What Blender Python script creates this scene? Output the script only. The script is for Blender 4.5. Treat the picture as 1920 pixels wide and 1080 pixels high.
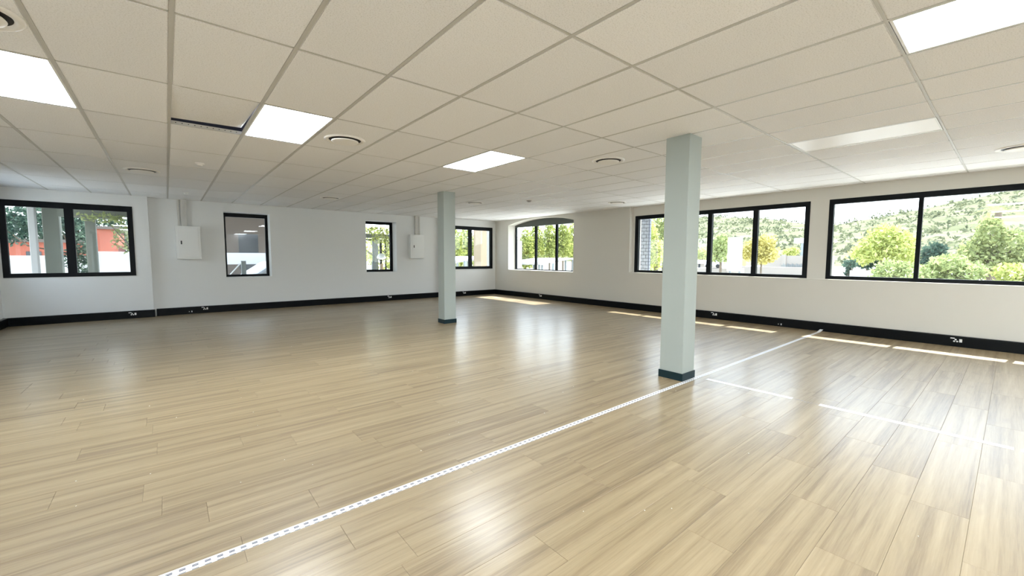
import bpy, bmesh, math, random
import numpy as np
from mathutils import Vector, Matrix

S = bpy.context.scene
COL = S.collection
for o in list(bpy.data.objects):
    bpy.data.objects.remove(o)

# ------------------------------------------------------------------ camera
F_PX = 779.67
YAW, PITCH, ROLL = math.radians(39.663), math.radians(4.253), math.radians(-0.158)
cd = bpy.data.cameras.new('camera')
cd.sensor_fit = 'HORIZONTAL'
cd.sensor_width = 36.0
cd.lens = F_PX / 1920 * 36.0
cd.clip_end = 2000
cam = bpy.data.objects.new('camera', cd)
COL.objects.link(cam)
right = Vector((math.cos(YAW), -math.sin(YAW), 0))
fwd = Vector((math.sin(YAW), math.cos(YAW), 0))
down = Vector((0, 0, -1))
f2 = fwd * math.cos(PITCH) + down * math.sin(PITCH)
d2 = down * math.cos(PITCH) - fwd * math.sin(PITCH)
r3 = right * math.cos(ROLL) + d2 * math.sin(ROLL)
d3 = d2 * math.cos(ROLL) - right * math.sin(ROLL)
CAM = Vector((0, 0, 1.337))
cam.matrix_world = Matrix(((r3.x, -d3.x, -f2.x, CAM.x), (r3.y, -d3.y, -f2.y, CAM.y),
                           (r3.z, -d3.z, -f2.z, CAM.z), (0, 0, 0, 1)))
S.camera = cam

# ------------------------------------------------------------------ world, sun, exposure
SKY_STRENGTH = 3.5
SUN_STRENGTH = 10.5
LAMP_STRENGTH = 18.0
w = bpy.data.worlds.new('hazy_sky')
S.world = w
w.use_nodes = True
wn = w.node_tree
wn.nodes.clear()
out = wn.nodes.new('ShaderNodeOutputWorld')
bg = wn.nodes.new('ShaderNodeBackground')
tc = wn.nodes.new('ShaderNodeTexCoord')
sp = wn.nodes.new('ShaderNodeSeparateXYZ')
rp = wn.nodes.new('ShaderNodeValToRGB')
rp.color_ramp.elements[0].position = 0.0
rp.color_ramp.elements[0].color = (0.88, 0.95, 1.0, 1)
rp.color_ramp.elements[1].position = 0.9
rp.color_ramp.elements[1].color = (0.50, 0.68, 1.0, 1)
wn.links.new(tc.outputs['Generated'], sp.inputs[0])
wn.links.new(sp.outputs['Z'], rp.inputs[0])
wn.links.new(rp.outputs[0], bg.inputs['Color'])
bg.inputs['Strength'].default_value = SKY_STRENGTH
wn.links.new(bg.outputs[0], out.inputs[0])

sl = bpy.data.lights.new('sun', 'SUN')
sl.energy = SUN_STRENGTH
sl.angle = math.radians(0.53)
sl.color = (1.0, 0.96, 0.88)
sun = bpy.data.objects.new('sun', sl)
COL.objects.link(sun)
sun.rotation_euler = Vector((-1.0, 0.10, -1.29)).to_track_quat('-Z', 'Y').to_euler()
sun.location = (30, -3, 40)

vs = S.view_settings
S.display_settings.display_device = 'sRGB'
vs.view_transform = 'Standard'
vs.look = 'None'
vs.exposure = 0.78
vs.gamma = 1.0
vs.use_curve_mapping = False
S.cycles.max_bounces = 10
S.cycles.diffuse_bounces = 6
S.cycles.transparent_max_bounces = 16
S.cycles.sample_clamp_indirect = 6.0

# ------------------------------------------------------------------ helpers
class MB:
    """collects shapes and links them as ONE mesh object"""
    def __init__(s):
        s.v, s.f = [], []
    def box(s, x0, x1, y0, y1, z0, z1):
        b = len(s.v)
        s.v += [(x0, y0, z0), (x1, y0, z0), (x1, y1, z0), (x0, y1, z0),
                (x0, y0, z1), (x1, y0, z1), (x1, y1, z1), (x0, y1, z1)]
        s.f += [tuple(b + i for i in q) for q in
                ((3, 2, 1, 0), (4, 5, 6, 7), (0, 1, 5, 4), (1, 2, 6, 5), (2, 3, 7, 6), (3, 0, 4, 7))]
        return s
    def prism(s, pts, axis, a0, a1):
        """polygon pts (2D, in the two remaining axes) extruded along axis"""
        b, n = len(s.v), len(pts)
        for a in (a0, a1):
            for p in pts:
                c = list(p)
                c.insert(axis, a)
                s.v.append(tuple(c))
        s.f.append(tuple(b + i for i in range(n))[::-1])
        s.f.append(tuple(b + n + i for i in range(n)))
        for i in range(n):
            j = (i + 1) % n
            s.f.append((b + i, b + j, b + n + j, b + n + i))
        return s
    def bar(s, p, q, wx, wy=None, up=(0, 0, 1)):
        wy = wy or wx
        p, q = Vector(p), Vector(q)
        d = (q - p).normalized()
        u = Vector(up)
        if abs(d.dot(u)) > 0.95:
            u = Vector((1, 0, 0))
        a = d.cross(u).normalized()
        c = a.cross(d).normalized()
        b = len(s.v)
        for e in (p, q):
            for i, j in ((-1, -1), (1, -1), (1, 1), (-1, 1)):
                s.v.append(tuple(e + a * (i * wx / 2) + c * (j * wy / 2)))
        s.f += [tuple(b + i for i in t) for t in
                ((3, 2, 1, 0), (4, 5, 6, 7), (0, 1, 5, 4), (1, 2, 6, 5), (2, 3, 7, 6), (3, 0, 4, 7))]
        return s
    def tube(s, pts, radii, n=8):
        b = len(s.v)
        for k, (p, r) in enumerate(zip(pts, radii)):
            p = Vector(p)
            d = Vector(pts[min(k + 1, len(pts) - 1)]) - Vector(pts[max(k - 1, 0)])
            d.normalize()
            u = Vector((1, 0, 0)) if abs(d.x) < 0.9 else Vector((0, 1, 0))
            a = d.cross(u).normalized()
            c = d.cross(a)
            for i in range(n):
                t = 2 * math.pi * i / n
                s.v.append(tuple(p + a * (r * math.cos(t)) + c * (r * math.sin(t))))
        for k in range(len(pts) - 1):
            for i in range(n):
                j = (i + 1) % n
                s.f.append((b + k * n + i, b + k * n + j, b + (k + 1) * n + j, b + (k + 1) * n + i))
        s.f.append(tuple(b + i for i in range(n))[::-1])
        s.f.append(tuple(b + (len(pts) - 1) * n + i for i in range(n)))
        return s
    def lathe(s, prof, n=40, c=(0, 0, 0)):
        b, m = len(s.v), len(prof)
        for i in range(n):
            t = 2 * math.pi * i / n
            for r, z in prof:
                s.v.append((c[0] + r * math.cos(t), c[1] + r * math.sin(t), c[2] + z))
        for i in range(n):
            j = (i + 1) % n
            for k in range(m - 1):
                s.f.append((b + i * m + k, b + j * m + k, b + j * m + k + 1, b + i * m + k + 1))
        return s
    def mesh(s, name):
        me = bpy.data.meshes.new(name)
        me.from_pydata(s.v, [], s.f)
        bm = bmesh.new()
        bm.from_mesh(me)
        bmesh.ops.remove_doubles(bm, verts=bm.verts, dist=1e-6)
        bmesh.ops.recalc_face_normals(bm, faces=bm.faces)
        bm.to_mesh(me)
        bm.free()
        return me
    def build(s, name, m, parent=None, loc=None, bevel=0, smooth=False):
        me = s.mesh(name)
        if bevel:
            bm = bmesh.new()
            bm.from_mesh(me)
            bmesh.ops.bevel(bm, geom=list(bm.edges), offset=bevel, segments=1, affect='EDGES', clamp_overlap=True)
            bm.to_mesh(me)
            bm.free()
        if smooth:
            me.polygons.foreach_set('use_smooth', [True] * len(me.polygons))
        return link(name, me, m, parent, loc)

def link(name, me, m=None, parent=None, loc=None):
    if m is not None and not me.materials:
        me.materials.append(m)
    o = bpy.data.objects.new(name, me)
    COL.objects.link(o)
    if parent is not None:
        o.parent = parent
    if loc is not None:
        o.location = loc
    return o

def tag(o, label=None, cat=None, group=None, kind=None):
    if label: o['label'] = label
    if cat: o['category'] = cat
    if group: o['group'] = group
    if kind: o['kind'] = kind
    return o

def thing(name, label, cat, loc=(0, 0, 0), rz=0, group=None):
    o = bpy.data.objects.new(name, None)
    COL.objects.link(o)
    o.empty_display_size = 0.1
    o.location = loc
    o.rotation_euler = (0, 0, rz)
    return tag(o, label, cat, group)

def struct(o):
    o['kind'] = 'structure'
    return o

def clone(root, loc, rz=None, label=None):
    r = root.copy()
    COL.objects.link(r)
    r.location = loc
    if rz is not None:
        r.rotation_euler = (0, 0, rz)
    if label:
        r['label'] = label
    for ch in list(root.children):
        c = ch.copy()
        COL.objects.link(c)
        c.parent = r
        for g in ch.children:
            d = g.copy()
            COL.objects.link(d)
            d.parent = c
    return r

# ------------------------------------------------------------------ materials
def N(nt, t, **kw):
    n = nt.nodes.new(t)
    for k, v in kw.items():
        setattr(n, k, v)
    return n

def mat(name, col, rough=0.6, spec=0.5, metal=0.0, noise=None, bump=None):
    m = bpy.data.materials.new(name)
    m.use_nodes = True
    nt = m.node_tree
    p = nt.nodes['Principled BSDF']
    p.inputs['Base Color'].default_value = (*col, 1)
    p.inputs['Roughness'].default_value = rough
    p.inputs['Specular IOR Level'].default_value = spec
    p.inputs['Metallic'].default_value = metal
    geo = None
    if noise or bump:
        geo = N(nt, 'ShaderNodeNewGeometry')
    if noise:
        sc, amt = noise
        t = N(nt, 'ShaderNodeTexNoise')
        t.inputs['Scale'].default_value = sc
        t.inputs['Detail'].default_value = 5
        nt.links.new(geo.outputs['Position'], t.inputs['Vector'])
        mx = N(nt, 'ShaderNodeMix', data_type='RGBA')
        mx.inputs['A'].default_value = (*[c * (1 - amt) for c in col], 1)
        mx.inputs['B'].default_value = (*[min(1, c * (1 + amt)) for c in col], 1)
        nt.links.new(t.outputs['Fac'], mx.inputs['Factor'])
        nt.links.new(mx.outputs['Result'], p.inputs['Base Color'])
    if bump:
        sc, st = bump
        t = N(nt, 'ShaderNodeTexNoise')
        t.inputs['Scale'].default_value = sc
        t.inputs['Detail'].default_value = 3
        nt.links.new(geo.outputs['Position'], t.inputs['Vector'])
        b = N(nt, 'ShaderNodeBump')
        b.inputs['Strength'].default_value = st
        b.inputs['Distance'].default_value = 0.004
        nt.links.new(t.outputs['Fac'], b.inputs['Height'])
        nt.links.new(b.outputs['Normal'], p.inputs['Normal'])
    return m

def glass_mat():
    m = bpy.data.materials.new('window_glass')
    m.use_nodes = True
    nt = m.node_tree
    nt.nodes.clear()
    o = N(nt, 'ShaderNodeOutputMaterial')
    tr = N(nt, 'ShaderNodeBsdfTransparent')
    tr.inputs['Color'].default_value = (0.96, 0.98, 0.97, 1)
    gl = N(nt, 'ShaderNodeBsdfGlossy')
    gl.inputs['Roughness'].default_value = 0.0
    lw = N(nt, 'ShaderNodeLayerWeight')
    lw.inputs['Blend'].default_value = 0.5
    pw = N(nt, 'ShaderNodeMath', operation='POWER')
    pw.inputs[1].default_value = 5.0
    ma = N(nt, 'ShaderNodeMath', operation='MULTIPLY_ADD')
    ma.inputs[1].default_value = 0.9
    ma.inputs[2].default_value = 0.028
    mx = N(nt, 'ShaderNodeMixShader')
    nt.links.new(lw.outputs['Facing'], pw.inputs[0])
    nt.links.new(pw.outputs[0], ma.inputs[0])
    nt.links.new(ma.outputs[0], mx.inputs[0])
    nt.links.new(tr.outputs[0], mx.inputs[1])
    nt.links.new(gl.outputs[0], mx.inputs[2])
    nt.links.new(mx.outputs[0], o.inputs[0])
    return m

def emit_mat(name, col, strength):
    m = bpy.data.materials.new(name)
    m.use_nodes = True
    p = m.node_tree.nodes['Principled BSDF']
    p.inputs['Base Color'].default_value = (0.8, 0.8, 0.8, 1)
    p.inputs['Emission Color'].default_value = (*col, 1)
    p.inputs['Emission Strength'].default_value = strength
    return m

def wood_mat():
    m = bpy.data.materials.new('oak_vinyl_plank')
    m.use_nodes = True
    nt = m.node_tree
    L = nt.links
    p = nt.nodes['Principled BSDF']
    geo = N(nt, 'ShaderNodeNewGeometry')
    oi = N(nt, 'ShaderNodeObjectInfo')
    ad = N(nt, 'ShaderNodeMath', operation='ADD')
    L.new(oi.outputs['Random'], ad.inputs[0])
    L.new(geo.outputs['Random Per Island'], ad.inputs[1])
    fr = N(nt, 'ShaderNodeMath', operation='FRACT')
    L.new(ad.outputs[0], fr.inputs[0])
    # shift the grain per plank
    mp = N(nt, 'ShaderNodeVectorMath', operation='MULTIPLY_ADD')
    cb = N(nt, 'ShaderNodeCombineXYZ')
    ml = N(nt, 'ShaderNodeMath', operation='MULTIPLY')
    ml.inputs[1].default_value = 37.0
    L.new(fr.outputs[0], ml.inputs[0])
    L.new(ml.outputs[0], cb.inputs['X'])
    L.new(ml.outputs[0], cb.inputs['Z'])
    mp.inputs[1].default_value = (1, 1, 1)
    L.new(geo.outputs['Position'], mp.inputs[0])
    L.new(cb.outputs[0], mp.inputs[2])
    def noise(scale, detail, dist, rough=0.5):
        v = N(nt, 'ShaderNodeVectorMath', operation='MULTIPLY')
        v.inputs[1].default_value = scale
        L.new(mp.outputs[0], v.inputs[0])
        t = N(nt, 'ShaderNodeTexNoise')
        t.inputs['Scale'].default_value = 1.0
        t.inputs['Detail'].default_value = detail
        t.inputs['Roughness'].default_value = rough
        t.inputs['Distortion'].default_value = dist
        L.new(v.outputs[0], t.inputs['Vector'])
        return t
    band = noise((0.45, 17.0, 1.0), 3, 0.45)
    grain = noise((4.0, 110.0, 1.0), 4, 0.3, 0.65)
    knot = noise((2.2, 7.0, 1.0), 2, 1.2)
    cr = N(nt, 'ShaderNodeValToRGB')
    e = cr.color_ramp.elements
    e[0].position, e[0].color = 0.34, (0.165, 0.112, 0.056, 1)
    e[1].position, e[1].color = 0.70, (0.385, 0.297, 0.176, 1)
    k = cr.color_ramp.elements.new(0.50)
    k.color = (0.285, 0.211, 0.116, 1)
    s1 = N(nt, 'ShaderNodeMath', operation='MULTIPLY_ADD')
    s1.inputs[1].default_value = 0.30
    L.new(grain.outputs['Fac'], s1.inputs[0])
    s2 = N(nt, 'ShaderNodeMath', operation='MULTIPLY_ADD')
    s2.inputs[1].default_value = 0.62
    L.new(band.outputs['Fac'], s2.inputs[0])
    L.new(s2.outputs[0], s1.inputs[2])
    s3 = N(nt, 'ShaderNodeMath', operation='MULTIPLY_ADD')
    s3.inputs[1].default_value = 0.04
    s3.inputs[2].default_value = 0.03
    L.new(fr.outputs[0], s3.inputs[0])
    L.new(s3.outputs[0], s2.inputs[2])
    L.new(s1.outputs[0], cr.inputs[0])
    kr = N(nt, 'ShaderNodeMapRange')
    kr.inputs['From Min'].default_value = 0.60
    kr.inputs['From Max'].default_value = 0.80
    kr.inputs['To Max'].default_value = 0.55
    L.new(knot.outputs['Fac'], kr.inputs['Value'])
    km = N(nt, 'ShaderNodeMix', data_type='RGBA')
    km.inputs['B'].default_value = (0.20, 0.14, 0.085, 1)
    L.new(kr.outputs[0], km.inputs['Factor'])
    L.new(cr.outputs[0], km.inputs['A'])
    L.new(km.outputs['Result'], p.inputs['Base Color'])
    p.inputs['Roughness'].default_value = 0.48
    p.inputs['Specular IOR Level'].default_value = 0.6
    p.inputs['Coat Weight'].default_value = 0.6
    p.inputs['Coat Roughness'].default_value = 0.24
    b = N(nt, 'ShaderNodeBump')
    b.inputs['Strength'].default_value = 0.25
    b.inputs['Distance'].default_value = 0.002
    mb = N(nt, 'ShaderNodeMath', operation='ADD')
    L.new(band.outputs['Fac'], mb.inputs[0])
    L.new(grain.outputs['Fac'], mb.inputs[1])
    L.new(mb.outputs[0], b.inputs['Height'])
    L.new(b.outputs['Normal'], p.inputs['Normal'])
    return m

def tile_mat():
    m = mat('mineral_fibre_tile', (0.78, 0.74, 0.66), 0.85, 0.2)
    nt = m.node_tree
    p = nt.nodes['Principled BSDF']
    geo = N(nt, 'ShaderNodeNewGeometry')
    oi = N(nt, 'ShaderNodeObjectInfo')
    t = N(nt, 'ShaderNodeTexNoise')
    t.inputs['Scale'].default_value = 130
    t.inputs['Detail'].default_value = 3
    nt.links.new(geo.outputs['Position'], t.inputs['Vector'])
    r = N(nt, 'ShaderNodeValToRGB')
    r.color_ramp.elements[0].position = 0.30
    r.color_ramp.elements[0].color = (0.73, 0.73, 0.72, 1)
    r.color_ramp.elements[1].position = 0.50
    r.color_ramp.elements[1].color = (0.90, 0.90, 0.905, 1)
    nt.links.new(t.outputs['Fac'], r.inputs[0])
    mx = N(nt, 'ShaderNodeMix', data_type='RGBA', blend_type='MULTIPLY')
    mr = N(nt, 'ShaderNodeMapRange')
    mr.inputs['To Min'].default_value = 0.93
    mr.inputs['To Max'].default_value = 1.0
    nt.links.new(oi.outputs['Random'], mr.inputs['Value'])
    mx.inputs['Factor'].default_value = 1.0
    nt.links.new(r.outputs[0], mx.inputs['A'])
    nt.links.new(mr.outputs[0], mx.inputs['B'])
    nt.links.new(mx.outputs['Result'], p.inputs['Base Color'])
    return m

def leaf_mat(name, dark, light):
    m = bpy.data.materials.new(name)
    m.use_nodes = True
    nt = m.node_tree
    nt.nodes.clear()
    o = N(nt, 'ShaderNodeOutputMaterial')
    geo = N(nt, 'ShaderNodeNewGeometry')
    mx = N(nt, 'ShaderNodeMix', data_type='RGBA')
    mx.inputs['A'].default_value = (*dark, 1)
    mx.inputs['B'].default_value = (*light, 1)
    nt.links.new(geo.outputs['Random Per Island'], mx.inputs['Factor'])
    d = N(nt, 'ShaderNodeBsdfDiffuse')
    t = N(nt, 'ShaderNodeBsdfTranslucent')
    nt.links.new(mx.outputs['Result'], d.inputs['Color'])
    nt.links.new(mx.outputs['Result'], t.inputs['Color'])
    ms = N(nt, 'ShaderNodeMixShader')
    ms.inputs[0].default_value = 0.45
    nt.links.new(d.outputs[0], ms.inputs[1])
    nt.links.new(t.outputs[0], ms.inputs[2])
    nt.links.new(ms.outputs[0], o.inputs[0])
    return m

M = {}
M['wall'] = mat('grey_wall_paint', (0.77, 0.78, 0.775), 0.7, 0.3, bump=(260, 0.12))
M['wall_r'] = mat('backlit_wall_paint', (0.66, 0.64, 0.585), 0.7, 0.3, bump=(260, 0.12))  # same paint as the other walls; backlight and floor bounce put into the colour
M['column'] = mat('sage_grey_paint', (0.375, 0.415, 0.39), 0.55, 0.4)
M['tile'] = tile_mat()
M['bar'] = mat('ceiling_grid_paint', (0.52, 0.51, 0.475), 0.45, 0.5)
M['slab'] = mat('dark_void_concrete', (0.10, 0.10, 0.13), 0.9)
M['frame'] = mat('charcoal_aluminium', (0.004, 0.0055, 0.007), 0.42, 0.14)
M['frame_in'] = mat('grey_green_panel', (0.075, 0.085, 0.075), 0.45, 0.5)
M['black'] = mat('black_skirting_plastic', (0.005, 0.006, 0.007), 0.30, 0.10)
M['teal'] = mat('dark_teal_skirting', (0.008, 0.024, 0.030), 0.35, 0.2)
M['white'] = mat('white_enamel', (0.80, 0.81, 0.80), 0.35, 0.5)
M['trim'] = mat('white_trim_paint', (0.76, 0.74, 0.69), 0.5, 0.4)
M['trunk'] = mat('grey_trunking_plastic', (0.58, 0.57, 0.54), 0.5)
M['lightframe'] = mat('light_frame_white', (0.78, 0.78, 0.76), 0.4)
M['lamp'] = emit_mat('led_diffuser', (0.88, 0.95, 1.0), LAMP_STRENGTH)
M['lampoff'] = mat('unlit_opal_diffuser', (0.93, 0.92, 0.90), 0.40, 0.5)
M['vent'] = mat('vent_white_metal', (0.84, 0.82, 0.78), 0.4)
M['dark'] = mat('opening_shade_dark', (0.02, 0.018, 0.02), 0.6)  # dark colour in place of the shade inside openings
M['wood'] = wood_mat()
M['subfloor'] = mat('subfloor_screed', (0.14, 0.10, 0.065), 0.9)
M['strip'] = mat('white_metal_strip', (0.85, 0.86, 0.88), 0.30, 0.5)
M['slot'] = mat('dark_slot', (0.025, 0.025, 0.07), 0.6)
M['slotglare'] = mat('glare_slot', (0.55, 0.56, 0.60), 0.6)  # slot colour lightened to stand for glare on the strip
M['residue'] = mat('grey_residue', (0.30, 0.29, 0.28), 0.7)
M['glass'] = glass_mat()
M['metal'] = mat('dark_metal', (0.05, 0.05, 0.05), 0.3, 0.5, 1.0)
# outdoors
M['asphalt'] = mat('pale_asphalt', (0.60, 0.58, 0.54), 0.9, noise=(0.6, 0.25))
M['whitewall'] = mat('white_plaster', (0.42, 0.41, 0.395), 0.8, noise=(1.5, 0.06))
M['creamwall'] = mat('cream_plaster', (0.27, 0.235, 0.2), 0.8, noise=(1.2, 0.08))
M['orange'] = mat('terracotta_plaster', (0.26, 0.07, 0.04), 0.8, noise=(1.5, 0.10))
M['pier'] = mat('grey_green_plaster', (0.165, 0.175, 0.145), 0.8, noise=(3.0, 0.15))
M['beige'] = mat('beige_plaster', (0.27, 0.205, 0.13), 0.8, noise=(2.0, 0.06))
M['taupe'] = mat('taupe_shade_plaster', (0.075, 0.06, 0.048), 0.8, noise=(2.0, 0.15))  # the neighbour wall's shade is put into this dark colour
M['brick'] = mat('pale_blue_grey_brick', (0.2, 0.215, 0.245), 0.85, noise=(18.0, 0.15))
M['mortar'] = mat('dark_mortar', (0.06, 0.06, 0.075), 0.9)
M['bark'] = mat('bark', (0.13, 0.10, 0.07), 0.9, noise=(12.0, 0.3))
M['roofwhite'] = mat('white_sheet_roof', (0.46, 0.46, 0.47), 0.6)
M['greypost'] = mat('grey_post_paint', (0.16, 0.18, 0.18), 0.6)
M['board'] = mat('white_board_vinyl', (0.92, 0.92, 0.92), 0.5)
M['orangebox'] = mat('orange_sign_paint', (0.80, 0.33, 0.12), 0.6)
M['carpaint'] = mat('silver_car_paint', (0.55, 0.57, 0.60), 0.3)
M['carglass'] = mat('car_glass', (0.03, 0.035, 0.04), 0.1)
M['tan'] = mat('tan_post', (0.42, 0.31, 0.21), 0.7)
M['l_yellow'] = leaf_mat('leaf_yellow_green', (0.3, 0.33, 0.08), (0.6, 0.63, 0.25))
M['l_green'] = leaf_mat('leaf_mid_green', (0.17, 0.2, 0.075), (0.4, 0.43, 0.19))
M['l_pale'] = leaf_mat('leaf_pale_green', (0.22, 0.26, 0.1), (0.48, 0.53, 0.25))
M['l_dark'] = leaf_mat('leaf_dark_green', (0.03, 0.055, 0.043), (0.1, 0.15, 0.11))
M['l_orange'] = leaf_mat('leaf_yellow_orange', (0.36, 0.31, 0.085), (0.66, 0.59, 0.24))
M['l_conifer'] = leaf_mat('leaf_conifer', (.17,.20,.045), (.45,.48,.16))

# ------------------------------------------------------------------ room dimensions (metres, camera above the origin)
ZC = 2.623                      # underside of the ceiling grid
XR, XB = 9.23, 9.35             # right wall face, recessed window-bay face
XOUT = 9.62                     # outside face of the right wall
YF, YS = 12.225, 12.10          # far wall face, face of its two projecting ends
YOUT = 12.62
XL, YB = -2.42, -4.2            # left wall, rear wall
JL, JR = -0.265, 6.93           # where the far wall steps
YBAY = 6.375                    # where the window bay on the right starts
SILL, HEAD = 0.945, 2.395

# ------------------------------------------------------------------ floor: subfloor + planks
fl = MB().box(XL - .2, XOUT, YB - .2, YOUT, -0.3, -0.0042).build('floor', M['subfloor'])
struct(fl)
PW, PL = 0.2222, 1.20
known = {0: .715, 1: 1.065, 2: .268, 3: .72, 4: 1.163, -1: .25}
def in_view(p):
    d = Vector(p) - CAM
    z = d.dot(f2)
    if z < 0.15:
        return None
    u, v = d.dot(r3) / z * F_PX, d.dot(d3) / z * F_PX
    return (abs(u) < 1010 and abs(v) < 590, z)
planks = []
r0 = int(math.floor((YB - 0.07) / PW))
r1 = int(math.ceil((YF - 0.07) / PW))
rng = random.Random(4)
for r in range(r0, r1):
    y0 = 0.07 + r * PW
    ya, yb = max(y0, YB), min(y0 + PW, YF)
    if yb - ya < 0.02:
        continue
    off = known.get(r, rng.random() * PL)
    k = math.floor((XL - off) / PL)
    x = off + k * PL
    while x < XR:
        xa, xb = max(x, XL), min(x + PL, XR)
        if xb - xa > 0.03:
            planks.append((xa, xb, ya, yb))
        x += PL
def plank_score(p):
    c = ((p[0] + p[1]) / 2, (p[2] + p[3]) / 2, 0)
    best = 0
    for q in (c, (p[0], c[1], 0), (p[1], c[1], 0)):
        t = in_view(q)
        if t and t[0]:
            dist = (Vector(q) - CAM).length
            best = max(best, (p[1] - p[0]) * (p[3] - p[2]) * CAM.z / dist ** 3)
    return best
planks.sort(key=plank_score, reverse=True)
def plank_shape(mb, lx, ly, cx=0, cy=0):
    """plank with a small chamfer round its top"""
    g, c, t = 0.0004, 0.0010, 0.0040
    b = len(mb.v)
    hx, hy = lx / 2 - g, ly / 2 - g
    for z, i in ((-t, 0), (-c, 0), (0, c)):
        for sx, sy in ((-1, -1), (1, -1), (1, 1), (-1, 1)):
            mb.v.append((cx + sx * (hx - i), cy + sy * (hy - i), z))
    for k in (0, 4):
        for i in range(4):
            j = (i + 1) % 4
            mb.f.append((b + k + i, b + k + j, b + k + 4 + j, b + k + 4 + i))
    mb.f.append((b + 8, b + 9, b + 10, b + 11))
cache = {}
for (xa, xb, ya, yb) in planks[:300]:
    key = (round(xb - xa, 3), round(yb - ya, 3))
    if key not in cache:
        mb = MB()
        plank_shape(mb, xb - xa, yb - ya)
        cache[key] = mb.mesh('plank')
        cache[key].materials.append(M['wood'])
    link('plank', cache[key], None, fl, ((xa + xb) / 2, (ya + yb) / 2, 0))
mb = MB()
for (xa, xb, ya, yb) in planks[300:]:
    plank_shape(mb, xb - xa, yb - ya, (xa + xb) / 2, (ya + yb) / 2)
me = bpy.data.meshes.new('plank_field')
me.from_pydata(mb.v, [], mb.f)
tag(link('plank_field', me, M['wood'], fl), kind='stuff')

# ------------------------------------------------------------------ walls
def wall(name, boxes, m):
    mb = MB()
    for b in boxes:
        mb.box(*b)
    return struct(mb.build(name, m))

W1 = (-2.375, -0.518, 0.918, 2.387)
W2 = (1.102, 2.078, 0.825, 2.412)
W3 = (4.545, 5.495, 0.875, 2.402)
W4 = (7.19, 9.102, 0.920, 2.387)
zt = 2.95
wall('wall_far', [
    (JL, W2[0], YF, YOUT, -.3, zt), (W2[0], W2[1], YF, YOUT, -.3, W2[2]), (W2[0], W2[1], YF, YOUT, W2[3], zt),
    (W2[1], W3[0], YF, YOUT, -.3, zt), (W3[0], W3[1], YF, YOUT, -.3, W3[2]), (W3[0], W3[1], YF, YOUT, W3[3], zt),
    (W3[1], JR, YF, YOUT, -.3, zt)], M['wall'])
wall('wall_far_left', [
    (XL - .2, W1[0], YS, YS + .17, -.3, zt), (W1[0], W1[1], YS, YS + .17, -.3, W1[2]), (W1[0], W1[1], YS, YS + .17, W1[3], zt),
    (W1[1], JL, YS, YS + .17, -.3, zt)], M['wall'])
wall('wall_far_right', [
    (JR, W4[0], YS, YS + .17, -.3, zt), (W4[0], W4[1], YS, YS + .17, -.3, W4[2]), (W4[0], W4[1], YS, YS + .17, W4[3], zt),
    (W4[1], XR, YS, YS + .17, -.3, zt)], M['wall'])
WL_ADDED = [(-3.95, -0.45), (9.9, 11.75)]  # unseen left-wall windows, added to let in daylight
WR = []
bx = [(XL - .2, XL, -.45, YS, -.3, SILL), (XL - .2, XL, YB - .2, -3.95, -.3, SILL), (XL - .2, XL, -3.95, -.45, -.3, 0.0), (XL - .2, XL, YB - .2, YS, HEAD, zt)]
e_ = [YB - .2] + [v for q in WL_ADDED for v in q] + [YS]
bx += [(XL - .2, XL, a, b, SILL, HEAD) for a, b in zip(e_[::2], e_[1::2])]
wall('wall_left', bx, M['wall'])
bx = [(XL, XOUT, YB - .2, YB, -.3, SILL), (XL, XOUT, YB - .2, YB, HEAD, zt)]
e_ = [XL] + [v for q in WR for v in q] + [XOUT]
bx += [(a, b, YB - .2, YB, SILL, HEAD) for a, b in zip(e_[::2], e_[1::2])]
wall('wall_rear', bx, M['wall'])

# right wall with the arched opening
A0, A1, AZ0, ASP, ACR = 8.31, 11.35, 0.900, 2.43, 2.600
def arc(y0, y1, zs, zc, n=24):
    h = zc - zs
    c = (y1 - y0) / 2
    R = (c * c + h * h) / (2 * h)
    ym = (y0 + y1) / 2
    a = math.asin(c / R)
    return [(ym + R * math.sin(-a + 2 * a * i / n), zc - R + R * math.cos(-a + 2 * a * i / n)) for i in range(n + 1)]
mb = MB()
mb.box(XR, XOUT, A1, YOUT, -.3, zt)
mb.box(XR, XOUT, A0, A1, -.3, AZ0)
mb.box(XR, XOUT, YBAY, A0, -.3, zt)
ap = arc(A0, A1, ASP, ACR)
for (ya, za), (yb, zb) in zip(ap[:-1], ap[1:]):
    mb.prism([(ya, za), (yb, zb), (yb, zt), (ya, zt)], 0, XR, XOUT)
struct(mb.build('wall_right', M['wall_r']))
W6 = (2.505, 6.30)
W7 = (-1.35, 2.215)
wall('wall_right_bay', [
    (XR, XOUT, YB, YBAY, -.3, SILL),
    (XB, XOUT, YB, YBAY, HEAD, zt),
    (XB, XOUT, W6[1], YBAY, SILL, HEAD),
    (XB, XOUT, W7[1], W6[0], SILL, HEAD),
    (XB, XOUT, YB, W7[0], SILL, HEAD)], M['wall_r'])
# thin sill board along the bay
struct(MB().box(XR - .004, XB, YB, YBAY - .002, SILL, SILL + .006).build('trim_1', M['trim']))
# roof eaves outside, they cut the sun to the narrow strips on the floor
struct(MB().box(XOUT, 10.40, YB - 1, 6.62, 2.75, 2.90).build('trim_2', M['whitewall']))
struct(MB().box(XOUT, 10.03, 6.62, 13.2, 2.75, 2.90).build('trim_3', M['whitewall']))

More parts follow.
